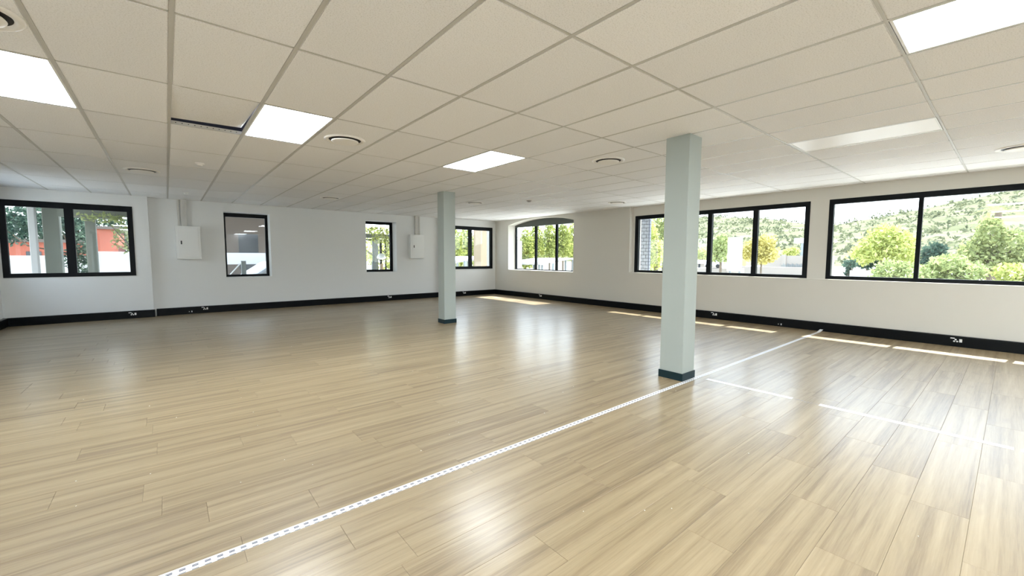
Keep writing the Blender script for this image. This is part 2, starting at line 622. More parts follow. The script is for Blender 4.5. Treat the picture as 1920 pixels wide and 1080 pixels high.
# ------------------------------------------------------------------ windows
def window_y(n, x0, x1, z0, z1, y, splits, fw=0.07, mw=0.10, top=None, depth=0.07):
    """aluminium window in a wall facing the room along -Y; splits = list of mullion centres"""
    root = thing('window_%d' % n, None, None, ((x0 + x1) / 2, y, z0))
    struct(root)
    ox, oz = (x0 + x1) / 2, z0
    top = top or fw
    f = MB()
    for q in ((x0, x0 + fw, z0, z1), (x1 - fw, x1, z0, z1), (x0 + fw, x1 - fw, z0, z0 + fw * .9), (x0 + fw, x1 - fw, z1 - top, z1)):
        f.box(q[0] - ox, q[1] - ox, 0, depth, q[2] - oz, q[3] - oz)
    f.build('window_frame', M['frame'], root)
    edges = [x0 + fw]
    for s in splits:
        MB().box(s - mw / 2 - ox, s + mw / 2 - ox, 0.002, depth - .002, fw * .9, z1 - top - oz).build('mullion', M['frame'], root)
        edges += [s - mw / 2, s + mw / 2]
    edges.append(x1 - fw)
    for a, b in zip(edges[::2], edges[1::2]):
        MB().box(a - ox, b - ox, depth * .5, depth * .5 + .006, fw * .9, z1 - top - oz).build('pane', M['glass'], root)
    return root

def window_x(n, y0, y1, z0, z1, x, splits, fl_=0.10, fr_=0.08, fb=0.06, ft=0.09, mw=0.09, depth=0.08):
    root = thing('window_%d' % n, None, None, (x, (y0 + y1) / 2, z0))
    struct(root)
    oy, oz = (y0 + y1) / 2, z0
    f = MB()
    for q in ((y0, y0 + fr_, z0, z1), (y1 - fl_, y1, z0, z1), (y0 + fr_, y1 - fl_, z0, z0 + fb), (y0 + fr_, y1 - fl_, z1 - ft, z1)):
        f.box(0, depth, q[0] - oy, q[1] - oy, q[2] - oz, q[3] - oz)
    f.build('window_frame', M['frame'], root)
    edges = [y0 + fr_]
    for s in sorted(splits):
        MB().box(0.002, depth - .002, s - mw / 2 - oy, s + mw / 2 - oy, fb, z1 - ft - oz).build('mullion', M['frame'], root)
        edges += [s - mw / 2, s + mw / 2]
    edges.append(y1 - fl_)
    for a, b in zip(edges[::2], edges[1::2]):
        MB().box(depth * .5, depth * .5 + .006, a - oy, b - oy, fb, z1 - ft - oz).build('pane', M['glass'], root)
    return root

window_y(1, W1[0], W1[1], W1[2], W1[3], YS - .012, [-1.465], 0.088, 0.130, 0.118)
window_y(2, W2[0], W2[1], W2[2], W2[3], YF + .32, [], 0.062, 0.1, 0.095)
window_y(3, W3[0], W3[1], W3[2], W3[3], YF + .30, [], 0.075, 0.1, 0.080)
window_y(4, W4[0], W4[1], W4[2], W4[3], YS - .012, [8.145], 0.100, 0.130, 0.118)
window_x(6, W6[0], W6[1], SILL + .006, HEAD, XB - .004, [5.315, 4.38, 3.447], mw=0.095)
window_x(7, W7[0], W7[1], SILL + .006, HEAD, XB - .004, [1.012, -0.14], mw=0.055, fl_=0.07)
for k, (a, b) in enumerate(WL_ADDED):  # the added daylight windows, out of view
    window_x(8 + k, a, b, SILL if k else 0.0, HEAD, XL - .10, [(a + b) / 2])
for k, (a, b) in enumerate(WR):
    window_y(10 + k, a, b, SILL, HEAD, YB - .12, [(a + b) / 2])
# window 5: rectangular lights under an arched infill panel, set deep in the wall
r5 = struct(thing('window_5', None, None, (9.55, (A0 + A1) / 2, AZ0)))
oy, oz = (A0 + A1) / 2, AZ0
f = MB()
zb = 2.37
for q in ((A0, A0 + .05, AZ0, zb), (A1 - .055, A1, AZ0, zb), (A0 + .05, A1 - .055, AZ0, AZ0 + .03)):
    f.box(0, .06, q[0] - oy, q[1] - oy, q[2] - oz, q[3] - oz)
f.build('window_frame', M['frame'], r5)
pts = [(A0 - oy, zb - oz), (A1 - oy, zb - oz)] + [(y - oy, z - oz) for y, z in arc(A0, A1, ASP, ACR)[::-1]]
MB().prism(pts, 0, -.004, .062).build('arched_panel', M['frame_in'], r5)
ed = [A0 + .05]
for s in (9.325, 10.29):
    MB().box(.002, .058, s - .042 - oy, s + .042 - oy, .03, zb - oz).build('mullion', M['frame'], r5)
    ed += [s - .042, s + .042]
ed.append(A1 - .055)
for a, b in zip(ed[::2], ed[1::2]):
    MB().box(.03, .036, a - oy, b - oy, .03, zb - oz).build('pane', M['glass'], r5)

# ------------------------------------------------------------------ skirting trunking along the walls
BH, BT = 0.160, 0.068
def base_y(name, x0, x1, y):
    o = MB().box(x0, x1, y - BT, y, 0, BH - .012).build(name, M['black'], bevel=.003)
    struct(o)
    MB().box(x0, x1, y - BT + .006, y, BH - .012, BH).build('cover_lid', M['black'], o)
    return o
def base_x(name, y0, y1, x):
    o = MB().box(x - BT, x, y0, y1, 0, BH - .012).build(name, M['black'], bevel=.003)
    struct(o)
    MB().box(x - BT + .006, x, y0, y1, BH - .012, BH).build('cover_lid', M['black'], o)
    return o
base_y('baseboard_far_left', XL, JL + .02, YS)
base_y('baseboard_far', JL + .045, JR - .01, YF)
base_y('baseboard_far_right', JR - .01, XR - BT, YS)
base_x('baseboard_right', YB, YS, XR)
base_x('baseboard_left', -.45, YS - BT, XL + BT)
struct(MB().box(JL + .02, JL + .032, YF - BT - .03, YF, 0, BH).build('trim_4', M['trim']))

# ------------------------------------------------------------------ ceiling
ce = struct(MB().box(XL - .2, XOUT, YB - .2, YOUT, zt, 3.10).build('ceiling', M['slab']))
GX0, GY0, GT = 0.079, 2.925, 0.024
TXW, TYW = 0.600, 1.200
lights_on = [(-2, 1), (1, 1), (5, 1), (5, -3), (1, -3), (-3, -3), (9, -4), (1, -6), (5, -6), (-3, -6), (12, -5)]  # panels without an entry in names are unseen, added to light the room
light_off = [(9, -2)]
lifted = (0, 1)
iL = range(-5, 16)
jM = range(-6, 8)
tcache = {}
for i in iL:
    xa, xb = max(GX0 + i * TXW, XL), min(GX0 + (i + 1) * TXW, XB)
    if xb - xa < 0.03:
        continue
    for j in jM:
        ya, yb = max(GY0 + j * TYW, YB), min(GY0 + (j + 1) * TYW, YF)
        if yb - ya < 0.03 or (i, j) in lights_on or (i, j) in light_off:
            continue
        key = (round(xb - xa, 3), round(yb - ya, 3))
        if key not in tcache:
            hx, hy = (xb - xa) / 2 - .001, (yb - ya) / 2 - .001
            tcache[key] = MB().box(-hx, hx, -hy, hy, 0, .014).box(-hx + .0155, hx - .0155, -hy + .0135, hy - .0135, -.004, 0).mesh('ceiling_tile')
            tcache[key].materials.append(M['tile'])
        t = link('ceiling_tile', tcache[key], None, ce, ((xa + xb) / 2, (ya + yb) / 2, ZC + .004))
        if (i, j) == lifted:
            t.rotation_euler = (math.radians(2.6), math.radians(-1.3), 0)
            t.location = ((xa + xb) / 2 - .006, (ya + yb) / 2 - .02, ZC + .036)
for i in iL:
    x = GX0 + i * TXW
    if XL + .02 < x < XB - .02:
        MB().box(x - GT / 2, x + GT / 2, YB, YF, ZC, ZC + .0035).box(x - .002, x + .002, YB, YF, ZC + .0035, ZC + .038).build('main_runner', M['bar'], ce)
for j in jM:
    y = GY0 + j * TYW
    if YB + .02 < y < YF - .02:
        mb = MB().box(XL, XB, y - .008, y + .008, ZC + .0004, ZC + .0035).box(XL, XB, y - .002, y + .002, ZC + .0035, ZC + .036)
        mb.build('cross_runner', M['bar'], ce)
# punched holes in the runner bared by the lifted tile
y = GY0 + 2 * TYW
for k in range(11):
    MB().box(-.004, .004, -.0006, .0006, -.004, .004).build('runner_hole', M['dark'], ce, (GX0 + .05 + k * .05, y - .0027, ZC + .020))
# wall angle round the edge
struct(MB().box(JL, JR, YF - .02, YF, ZC, ZC + .003).build('trim_5', M['bar']))

# ------------------------------------------------------------------ ceiling lights
names = {(-2, 1): 'lit square ceiling panel at the left edge of the picture',
         (1, 1): 'lit ceiling panel beside the lifted ceiling tile',
         (5, 1): 'lit ceiling panel farthest away, in front of the far column top',
         (5, -3): 'large lit ceiling panel in the upper right corner'}
for (i, j) in lights_on + light_off:
    cx, cy = GX0 + (i + .5) * TXW, GY0 + (j + .5) * TYW
    if not (XL < cx < XB and YB + .5 < cy < YF):
        continue
    off = (i, j) in light_off
    lab = 'unlit white ceiling panel near the window wall, behind the near column' if off else \
        names.get((i, j), 'lit white ceiling panel added behind the viewpoint to brighten the room, outside the picture')
    t = thing('ceiling_light', lab, 'ceiling light', (cx, cy, ZC), 0, None if (off or (i, j) in names) else 'added ceiling panels outside the picture')
    hx, hy = TXW / 2 - .012, TYW / 2 - .012
    f = MB()
    for q in ((-hx, -hx + .014, -hy, hy), (hx - .014, hx, -hy, hy), (-hx + .014, hx - .014, -hy, -hy + .014), (-hx + .014, hx - .014, hy - .014, hy)):
        f.box(q[0], q[1], q[2], q[3], .0, .05)
    f.build('frame', M['lightframe'], t)
    MB().box(-hx + .014, hx - .014, -hy + .014, hy - .014, .004, .012).build('diffuser', M['lampoff' if off else 'lamp'], t)

# ------------------------------------------------------------------ round air diffusers and small ceiling devices
def vent(loc, lab):
    t = thing('ceiling_vent', lab, 'air vent', loc)
    MB().lathe([(.165, 0), (.213, 0), (.213, -.004), (.205, -.013), (.190, -.017), (.172, -.012), (.165, -.004)], 48).build('ring', M['vent'], t, smooth=True)
    MB().lathe([(.0001, -.001), (.170, -.001), (.170, -.004), (.0001, -.004)], 48).build('throat_shade', M['dark'], t)  # flat dark disc, its colour stands in for the shaded recess
    MB().lathe([(.0001, -.016), (.118, -.014), (.138, -.017), (.142, -.022), (.136, -.028), (.115, -.031), (.0001, -.033)], 48).build('disc', M['vent'], t, smooth=True)
    return t
v0 = vent((1.575, 4.795, ZC + .001), 'round white ceiling vent right of the lit panel beside the lifted tile')
for loc, lab in (((4.590, 3.533, ZC + .001), 'round ceiling vent just left of the near column top'),
                 ((-0.222, 8.45, ZC + .001), 'round ceiling vent above the left cable cabinet corner, far left'),
                 ((7.69, 0.02, ZC + .001), 'round ceiling vent cut by the right edge above the wide window'),
                 ((2.835, 9.66, ZC + .001), 'small looking far ceiling vent between the two narrow windows'),
                 ((5.70, 8.27, ZC + .001), 'far ceiling vent just right of the far column top'),
                 ((8.19, 6.03, ZC + .001), 'far ceiling vent near the window wall, left of the near column'),
                 ((-0.75, 3.57, ZC + .001), 'ceiling vent cut off by the top left corner')):
    clone(v0, loc, None, lab)
def detector(loc, lab, r, cat, m):
    t = thing('smoke_detector' if cat == 'detector' else 'sprinkler_rose', lab, cat, loc)
    MB().lathe([(.0001, 0), (r, 0), (r, -.012), (r * .9, -.018), (.0001, -.018)], 24).build('base', m, t, smooth=False)
    MB().lathe([(.0001, -.018), (r * .62, -.018), (r * .55, -.034), (.0001, -.038)], 24).build('sensor_head', m, t)
detector((0.412, 7.295, ZC + .001), 'small round grey detector on the ceiling beyond the lifted tile', .055, 'detector', M['vent'])
detector((0.368, 10.84, ZC + .001), 'small white rose on the ceiling above the left cabinet', .055, 'ceiling rose', M['white'])
detector((6.423, 7.146, ZC + .001), 'small grey detector on the far ceiling right of the far column', .06, 'detector', M['residue'])

# ------------------------------------------------------------------ columns
def column(x0, x1, y0, y1, lab):
    t = thing('column', lab, 'column', ((x0 + x1) / 2, (y0 + y1) / 2, 0))
    hx, hy = (x1 - x0) / 2, (y1 - y0) / 2
    MB().box(-hx, hx, -hy, hy, 0, ZC + .002).build('shaft', M['column'], t, bevel=.004)
    e = .009
    s = MB()
    s.box(-hx - e, hx + e, -hy - e, -hy + .001, 0, .082).box(-hx - e, hx + e, hy - .001, hy + e, 0, .082)
    s.box(-hx - e, -hx + .001, -hy, hy, 0, .082).box(hx - .001, hx + e, -hy, hy, 0, .082)
    s.build('skirting', M['teal'], t)
column(4.235, 4.490, 2.222, 2.490, 'sage grey square column nearest the viewer, beside the slotted floor strip')
column(4.232, 4.497, 7.215, 7.455, 'sage grey square column farther back in the middle of the floor')

# ------------------------------------------------------------------ slotted metal strips on the floor
ts = thing('floor_strip', 'long white slotted metal strip running from the bottom edge past the near column', 'floor strip', (0, 2.187, 0))
MB().box(-.9, 9.02, -.023, .023, 0, .0022).build('strip', M['strip'], ts)
MB().bar((9.02, 0, .001), (9.145, -.012, .035), .05, .003).build('bent_end', M['strip'], ts)
sl_me = MB().box(-.011, .011, .0050, .0092, 0, .0006).box(-.011, .011, -.0035, .0015, 0, .0006).box(-.012, .012, -.0246, -.0215, 0, .0006).mesh('slot')
sl_me.materials.append(M['slot'])
x = -.85
while x < 4.56:
    link('slot', sl_me, None, ts, (x, 0, .0022))
    x += .0443
sp_me = MB().box(-.010, .010, -.018, .018, 0, .0005).mesh('glare_slot')  # slots beyond the column, paled in colour for glare
sp_me.materials.append(M['slotglare'])
k = 0
while x < 8.98 and k < 160:
    link('glare_slot', sp_me, None, ts, (x, 0, .0022))
    x += .0443
    k += 1
t2 = thing('floor_strip', 'plain white strip on the floor running from the near column towards the right edge', 'floor strip', (4.53, 0, 0))
MB().box(-.030, .030, 1.275, 2.09, 0, .002).build('strip', M['strip'], t2)
MB().box(-.030, .030, -.075, 1.062, 0, .002).build('strip', M['strip'], t2)
MB().box(-.030, .030, -1.2, -.105, 0, .002).build('strip', M['strip'], t2)
rg = random.Random(8)
mb = MB()
for k in range(16):
    yy = 1.075 + k * .0118
    xx = rg.uniform(-.022, .010)
    mb.box(xx, xx + rg.uniform(.006, .018), yy, yy + rg.uniform(.004, .010), 0, .0008)
mb.build('glue_residue', M['residue'], t2)

# a few crumbs of paint and plaster left on the planks
mb = MB()
for k in range(55):
    d_ = rg.uniform(1.6, 8.0)
    a_ = YAW + rg.uniform(-.85, .85)
    cx, cy = d_ * math.sin(a_), d_ * math.cos(a_)
    if not (-2 < cx < 8.5 and cy > .2):
        continue
    q = rg.uniform(.0015, .0040)
    mb.prism([(cx - q, cy - q * .6), (cx + q * .7, cy - q * .4), (cx + q, cy + q * .5), (cx - q * .3, cy + q)], 2, 0, .002)
tag(mb.build('paint_crumbs', M['trim']), 'tiny pale crumbs of paint and plaster scattered over the wooden floor', 'debris', kind='stuff')

# ------------------------------------------------------------------ sockets in the skirting
def socket_y(x, y, z, lab, small=False, flip=1):
    t = thing('wall_socket', lab, 'socket', (x, y - BT, z))
    if small:
        MB().box(-.05, .05, -.004, 0, -.022, .022).build('faceplate', M['black'], t, bevel=.001)
        MB().box(-.034, -.022, -.008, -.004, -.006, .006).build('indicator', M['white'], t)
        MB().box(.012, .028, -.008, -.004, -.016, .016).build('switch', M['white'], t)
        return t
    MB().box(-.075, .075, -.004, 0, -.038, .038).build('faceplate', M['black'], t, bevel=.001)
    MB().box(-.068, -.022, -.010, -.004, .020, .034).build('label_plate', M['white'], t)
    for px, pz in ((-.012, .008), (-.026, -.018), (.006, -.018)):
        MB().lathe([(.0001, 0), (.0115, 0), (.0115, .006), (.0001, .006)], 12).build('pin_hole', M['white'], t, (px, -.004, pz)).rotation_euler = (math.pi / 2, 0, 0)
    MB().box(.026, .056, -.011, -.004, -.027, .020).build('switch', M['white'], t)
    return t
k0 = socket_y(-0.61, YS, .098, 'socket in the black skirting under the left two-light window')
clone(k0, (0.65, YF - BT, .108), 0, 'socket in the black skirting below the left white cabinet, right of a small switch')
clone(k0, (5.21, YF - BT, .108), 0, 'socket in the black skirting below the narrow window near the far column')
clone(k0, (7.84, YS - BT, .108), 0, 'socket in the black skirting just right of the far column')
clone(k0, (XR - BT, 9.62, .108), -math.pi / 2, 'socket in the black skirting below the arched window')
clone(k0, (XR - BT, 4.12, .108), -math.pi / 2, 'socket in the black skirting just right of the near column')
clone(k0, (XR - BT, 0.49, .100), -math.pi / 2, 'socket in the black skirting below the wide window at the right edge')
socket_y(0.38, YF, .055, 'small low switch with a white rocker in the skirting under the left cabinet', True)
t = socket_y(0, 0, 0, 'small dark outlet low in the skirting below the four-light window', True)
t.location = (XR - BT, 2.85, .045)
t.rotation_euler = (0, 0, -math.pi / 2)

# ------------------------------------------------------------------ wall cabinets and their conduits
def cabinet(x0, x1, z0, z1, lab, latch_x):
    t = thing('wall_cabinet', lab, 'cabinet', ((x0 + x1) / 2, YF, z0))
    h, zz = (x1 - x0) / 2, z1 - z0
    MB().box(-h, h, -.150, 0, 0, zz).build('body', M['white'], t, bevel=.004)
    d = MB().box(-h + .042, h - .042, -.158, -.150, .042, zz - .042).build('door', M['white'], t, bevel=.003)
    MB().box(latch_x - .012, latch_x + .012, -.170, -.158, zz * .5 - .04, zz * .5 + .04).build('latch', M['metal'], d, bevel=.003)
cabinet(.180, .632, 1.272, 2.020, 'white steel cabinet on the far wall left of the left narrow window', -.13)
cabinet(5.893, 6.358, 1.290, 2.030, 'white steel cabinet on the far wall beside the far column', -.12)
for x0, x1, y_, zb_, lab in ((.232, .272, .03, 2.02, 'thin cable conduit above the left cabinet, left of the pair'),
                             (.292, .402, .06, 2.02, 'wide grey cable trunking above the left cabinet'),
                             (6.105, 6.215, .06, 2.03, 'wide grey cable trunking above the cabinet beside the far column'),
                             (6.243, 6.285, .03, 2.03, 'thin cable conduit right of the trunking beside the far column')):
    o = MB().box(x0, x1, YF - y_, YF, zb_, ZC + .01).build('cable_trunking', M['trunk'], bevel=.002)
    tag(o, lab, 'conduit')

# ================================================================== outdoors
GZ = -0.2
struct(MB().box(-60, 160, -90, 260, GZ - .3, GZ).build('ground', M['asphalt']))

rs = np.random.RandomState(7)
def leaf_cloud(lobes, n, size, rs, flat=0.0):
    """n small pointed leaves spread through a set of ellipsoid lobes (cx,cy,cz,rx,ry,rz)"""
    L_ = np.array(lobes, float)
    vol = (L_[:, 3] * L_[:, 4] * L_[:, 5]) ** .8
    idx = rs.choice(len(L_), n, p=vol / vol.sum())
    d = rs.normal(size=(n, 3))
    d /= np.linalg.norm(d, axis=1)[:, None]
    r = rs.uniform(.35, 1.0, n) ** .5
    P = L_[idx, :3] + d * r[:, None] * L_[idx, 3:6] * (1 + .13 * rs.normal(size=(n, 1)))
    a = rs.normal(size=(n, 3)); a /= np.linalg.norm(a, axis=1)[:, None]
    b = np.cross(a, rs.normal(size=(n, 3))); b /= np.linalg.norm(b, axis=1)[:, None]
    s = size * rs.uniform(.6, 1.35, n)[:, None]
    V = np.stack([P - a * s, P + b * s * .45, P + a * s, P - b * s * .45], 1).reshape(-1, 3)
    return V

def quads_mesh(name, V, m):
    n = len(V) // 4
    me = bpy.data.meshes.new(name)
    me.vertices.add(len(V))
    me.vertices.foreach_set('co', V.astype(np.float32).ravel())
    me.loops.add(n * 4)
    me.loops.foreach_set('vertex_index', np.arange(n * 4, dtype=np.int32))
    me.polygons.add(n)
    me.polygons.foreach_set('loop_start', np.arange(0, n * 4, 4, dtype=np.int32))
    me.update(calc_edges=True)
    me.materials.append(m)
    return me

def tree(name, label, cat, loc, height, crown, leaf, n, size, trunk_r=.10, trunk_to=None, group=None, z0=GZ):
    """crown: lobes relative to the trunk base"""
    t = thing(name, label, cat, (loc[0], loc[1], z0), 0, group)
    fo = link('foliage', quads_mesh('foliage', leaf_cloud(crown, n, size, rs), leaf), None, t)
    fo['kind'] = 'stuff'
    th = max(q[2] for q in crown) * .9
    mb = MB().tube([(0, 0, 0), (.04, .02, th * .5), (-.03, .03, th)], [trunk_r, trunk_r * .75, trunk_r * .35], 8)
    for k in range(4):
        a = k * 1.6 + rs.uniform(0, .8)
        q = crown[k % len(crown)]
        mb.tube([(0, .02, th * (.55 + .08 * k)), (q[0] * .5 + .3 * math.cos(a), q[1] * .5 + .3 * math.sin(a), th * .8),
                 (q[0] + .5 * q[3] * math.cos(a), q[1] + .5 * q[4] * math.sin(a), q[2])], [trunk_r * .5, trunk_r * .35, trunk_r * .12], 6)
    mb.build('trunk', M['bark'], t)
    return t

H = 1.337 - GZ      # eye level above the ground outside
Z0 = -GZ
# --- seen through the wide window (window 7)
tree('street_tree', 'large round yellow-green tree in the left half of the wide window', 'tree', (30.4, 4.65), 6.4,
     [(0, .2, H + .55, 1.1, 1.05, .75), (0, -.6, H + .7, 1.0, .75, .95), (0, .9, H + .1, .9, .6, .5), (.2, 0, H + 1.1, .9, .75, .80), (0, -.8, H - .1, .8, .7, .55)], M['l_yellow'], 5200, .10)
tree('dark_tree', 'dark blue-green tree behind and under the yellow-green tree', 'tree', (34, 5.9), 5,
     [(0, 0, H - .1, 1, .75, .6), (0, -1.2, H - .2, 1, .9, .5), (0, .5, H + .1, .8, .4, .4)], M['l_dark'], 2200, .12)
tree('round_bush', 'small round dark bush at the lower left of the wide window', 'bush', (26, 5.2), 4.2,
     [(0, 0, H + .78 - 1.1, .3, .28, .25), (0, 0, H - .9, .2, .2, .5)], M['l_dark'], 500, .08)
tree('flowering_bush', 'low light green bush left of the middle bar of the wide window', 'bush', (22, 2.95), 4.2,
     [(0, .1, H + .6 - 1.05, .5, .55, .40), (0, -.4, H - .55, .5, .4, .40), (0, .5, H - .65, .4, .3, .3)], M['l_pale'], 1800, .07)
tree('dark_tree', 'dark green tree just right of the middle bar of the wide window', 'tree', (26.5, 2.30), 5,
     [(0, 0, H + .25, .6, .38, .45), (0, .15, H - .3, .6, .45, .45), (0, -.2, H - .2, .5, .3, .4)], M['l_dark'], 2000, .09)
tree('leafy_bush', 'big rounded light green bush in the right half of the wide window', 'bush', (18, 1.2), 4.6,
     [(0, .05, H - .15, .55, .42, .28), (0, .42, H - .45, .5, .32, .3), (0, -.4, H - .4, .5, .32, .3), (0, 0, H - .8, .6, .65, .4)], M['l_pale'], 3600, .065)
tree('tall_tree', 'tall pale green tree with loose branches at the right of the wide window', 'tree', (24.5, .62), 6.6,
     [(0, .05, H + .95, .6, .40, .68), (0, .45, H + .2, .6, .45, .55), (0, -.5, H + .35, .6, .42, .75), (0, -.9, H + .1, .6, .35, .55), (0, .05, H - .2, .6, .8, .5)], M['l_green'], 4200, .085)
tree('leafy_bush', 'yellow-green bush at the lower right corner of the wide window', 'bush', (18, -.05), 4.3,
     [(0, .1, H - .40, .4, .36, .28), (0, -.3, H - .5, .4, .3, .30), (0, 0, H - .8, .4, .5, .3)], M['l_yellow'], 1700, .065)
# palm with fronds
pt = thing('palm_tree', 'tall palm with a drooping crown behind the tall pale green tree', 'tree', (27, .55, GZ))
MB().tube([(0, 0, 0), (.05, .02, 1.6), (0, 0, H + 1.95)], [.16, .13, .10], 8).build('trunk', M['bark'], pt)
top = Vector((0, 0, H + 1.95))
for k in range(15):
    a = k * 2.399
    el = .9 - .075 * k
    d = Vector((math.cos(a) * math.cos(el), math.sin(a) * math.cos(el), math.sin(el)))
    side = d.cross(Vector((0, 0, 1))).normalized()
    V = []
    for q in range(12):
        u = q / 11
        c = top + d * (.85 * u) - Vector((0, 0, .42 * u * u))
        for sg in (-1, 1):
            tip = c + side * sg * .17 * math.sin(.3 + 2.5 * u) + d * .06 - Vector((0, 0, .05))
            V += [c, c + d * .028, tip + d * .004, tip]
    link('frond', quads_mesh('frond', np.array([tuple(v) for v in V]), M['l_green']), None, pt)
lw_ = MB().box(-.15, .15, -.55, .55, 0, Z0 + .77).build('garden_wall', M['whitewall'], None, (24, 4.2, GZ))
tag(lw_, 'low white garden wall below the yellow-green tree in the wide window', 'wall')
lw2 = thing('garden_wall', 'low pale garden wall at the lower right of the wide window', 'wall', (16.2, -.35, GZ))
MB().box(-.15, .15, -.6, .6, 0, Z0 + .62).build('wall_body', M['whitewall'], lw2)
MB().box(-.18, .18, -.62, .62, Z0 + .62, Z0 + .68).build('coping', M['creamwall'], lw2)

# --- seen through the four-light window (window 6)
# whitewashed brick pier just outside
rs2 = random.Random(3)
pier = thing('brick_pier', 'pale grey brick pier just outside the four-light window, left side', 'pier', (10.38, 6.67, GZ))
hp, dp, bl, bh_ = .155, .055, .155, .094
MB().box(-dp + .006, dp - .006, -hp + .006, hp - .006, 0, 3.0).build('mortar_core', M['mortar'], pier)
def brick_mesh(lx, ly):
    me = MB().box(-lx / 2, lx / 2, -ly / 2, ly / 2, -bh_ / 2 + .006, bh_ / 2 - .006).mesh('brick')
    me.materials.append(M['brick'])
    return me
b_full, b_half, b_end = brick_mesh(.03, bl - .012), brick_mesh(.03, bl / 2 - .012), brick_mesh(2 * dp - .035, .03)
for c in range(20):
    z = Z0 + .75 + (c + .5) * bh_
    for yy, me in ([(-bl / 2, b_full), (bl / 2, b_full)] if c % 2 else [(0, b_full), (-bl * .75, b_half), (bl * .75, b_half)]):
        link('brick', me, None, pier, (-dp + .006 + rs2.uniform(-.003, .003), yy, z))
    link('brick', b_end, None, pier, (.016, -hp + .012, z))
tree('climbing_shrub', 'bright yellow-green shrub right behind the pale brick pier', 'bush', (15, 9.10), 6,
     [(0, .25, H + .3, .4, .30, .7), (0, .2, H - .5, .4, .35, .5), (0, -.1, H + .2, .4, .3, .5), (0, .28, H + 1.0, .4, .25, .4)], M['l_yellow'], 2600, .06)
tree('tall_tree', 'tall mid green tree behind the yellow-green shrub left of the near column', 'tree', (30, 17.6), 8.5,
     [(0, .4, H + 1.5, 1.2, .9, 1.6), (0, -.5, H + .8, 1.2, .9, 1.4), (0, .3, H - .8, 1.2, 1.0, 1.2), (0, -.6, H + 2.4, 1.0, .8, 1.1), (0, .4, H + 2.8, 1, .8, .9)], M['l_green'], 4200, .12)
tree('street_tree', 'small bright green tree in the second pane right of the near column', 'tree', (32, 15.6), 5,
     [(0, 0, H + .35, .6, .55, .4), (0, .4, H + .2, .5, .4, .35), (0, -.4, H + .15, .5, .4, .35)], M['l_yellow'], 1500, .09)
hs = thing('house', 'small pale house below the bright green tree right of the near column', 'house', (30, 14.5, GZ))
MB().box(-.8, .8, -.7, .7, 0, H - .45).build('wall_body', M['creamwall'], hs)
MB().prism([(-.85, H - .45), (.85, H - .45), (0, H - .18)], 0, -.9, .9).build('roof', M['whitewall'], hs)
MB().box(-.82, -.80, -.25, -.12, H - .95, H - .45).build('window', M['carglass'], hs)
MB().box(-.82, -.80, .15, .4, H - .95, H - .45).build('window', M['carglass'], hs)
tree('street_tree', 'slim pale tree with a dark trunk left of the blank white board', 'tree', (24, 10.55), 5.8,
     [(0, 0, H + .75, .5, .45, .5), (0, .35, H + .2, .5, .4, .5), (0, -.3, H + .1, .5, .4, .4), (0, 0, H + 1.0, .4, .3, .35)], M['l_pale'], 1800, .08, .09)
# silver van
vn = thing('van', 'silver white van parked left of the blank white board', 'car', (26.2, 11.68, 0.83), 0)
MB().prism([(-.55, .0), (.50, .0), (.50, .28), (.30, .34), (.12, .60), (-.50, .60), (-.55, .30)], 0, -.75, .75).build('body', M['carpaint'], vn, bevel=.02)
MB().box(-.76, -.745, -.44, .10, .34, .54).build('side_window', M['carglass'], vn)
for yy in (-.33, .30):
    MB().lathe([(.0001, -.06), (.12, -.06), (.12, .06), (.0001, .06)], 16).build('wheel', M['metal'], vn, (-.70, yy, 0)).rotation_euler = (0, math.pi / 2, 0)
dk = MB().box(-1.2, 1.2, -1.0, 1.2, 0, .90).build('parking_deck', M['creamwall'], None, (26.2, 11.6, GZ))
tag(dk, 'pale raised parking deck under the silver van', 'deck')
# blank white board on two posts
bd = thing('notice_board', 'tall blank white board standing outside the third pane', 'sign', (16, 6.545, GZ))
MB().box(-.03, .03, -.245, .245, H - .48, H + .74).build('panel', M['board'], bd)
for yy in (-.17, .17):
    MB().box(.03, .08, yy - .03, yy + .03, 0, H + .6).build('post', M['greypost'], bd)
ob = thing('box_sign', 'small orange box sign right of the blank white board', 'sign', (38, 14.75, GZ))
MB().box(-.1, .1, -.17, .17, H - .72, H - .20).build('panel', M['orangebox'], ob)
MB().box(-.05, .05, -.05, .05, 0, H - .72).build('post', M['greypost'], ob)
tree('street_tree', 'yellow-orange street tree with a thin trunk across the right bar of the four-light window', 'tree', (26, 9.18), 5.8,
     [(0, .2, H + .55, .7, .75, .55), (0, -.35, H + .25, .6, .5, .5), (0, .7, H + .3, .5, .4, .5), (0, -.2, H + .9, .5, .5, .40), (0, -.1, H - .1, .5, .45, .3)], M['l_orange'], 3000, .09, .06)
bw = thing('boundary_wall', 'pale boundary wall with a pillar at the right of the four-light window', 'wall', (36, 11.1, GZ))
MB().box(-.2, .2, -3.0, 1.6, 0, H + .16).build('wall_body', M['creamwall'], bw)
MB().box(-.26, -.2, -.15, .15, 0, H + .24).build('pillar', M['creamwall'], bw)
rl = MB()
for k in range(16):
    rl.box(-.27, -.24, -1.35 + k * .095, -1.30 + k * .095, H - .68, H - .52 + .05 * ((k * 7) % 3))
rl.build('railing', M['greypost'], bw)
lw3 = MB().box(-.2, .2, -2.2, 2.2, 0, H - .60).build('boundary_wall', M['creamwall'], None, (30.5, 10.0, GZ))
tag(lw3, 'lower pale wall in front of the boundary wall with the pillar', 'wall')
tree('leafy_bush', 'yellow bush showing over the pale boundary wall', 'bush', (38, 11.45), 5.2,
     [(0, 0, H + .35, .5, .5, .35), (0, -.4, H + .55, .4, .3, .3)], M['l_yellow'], 900, .10)
wsn = thing('roof_sign', 'white rectangular board high on the hill foot beside the window edge', 'sign', (45, 12.55, GZ))
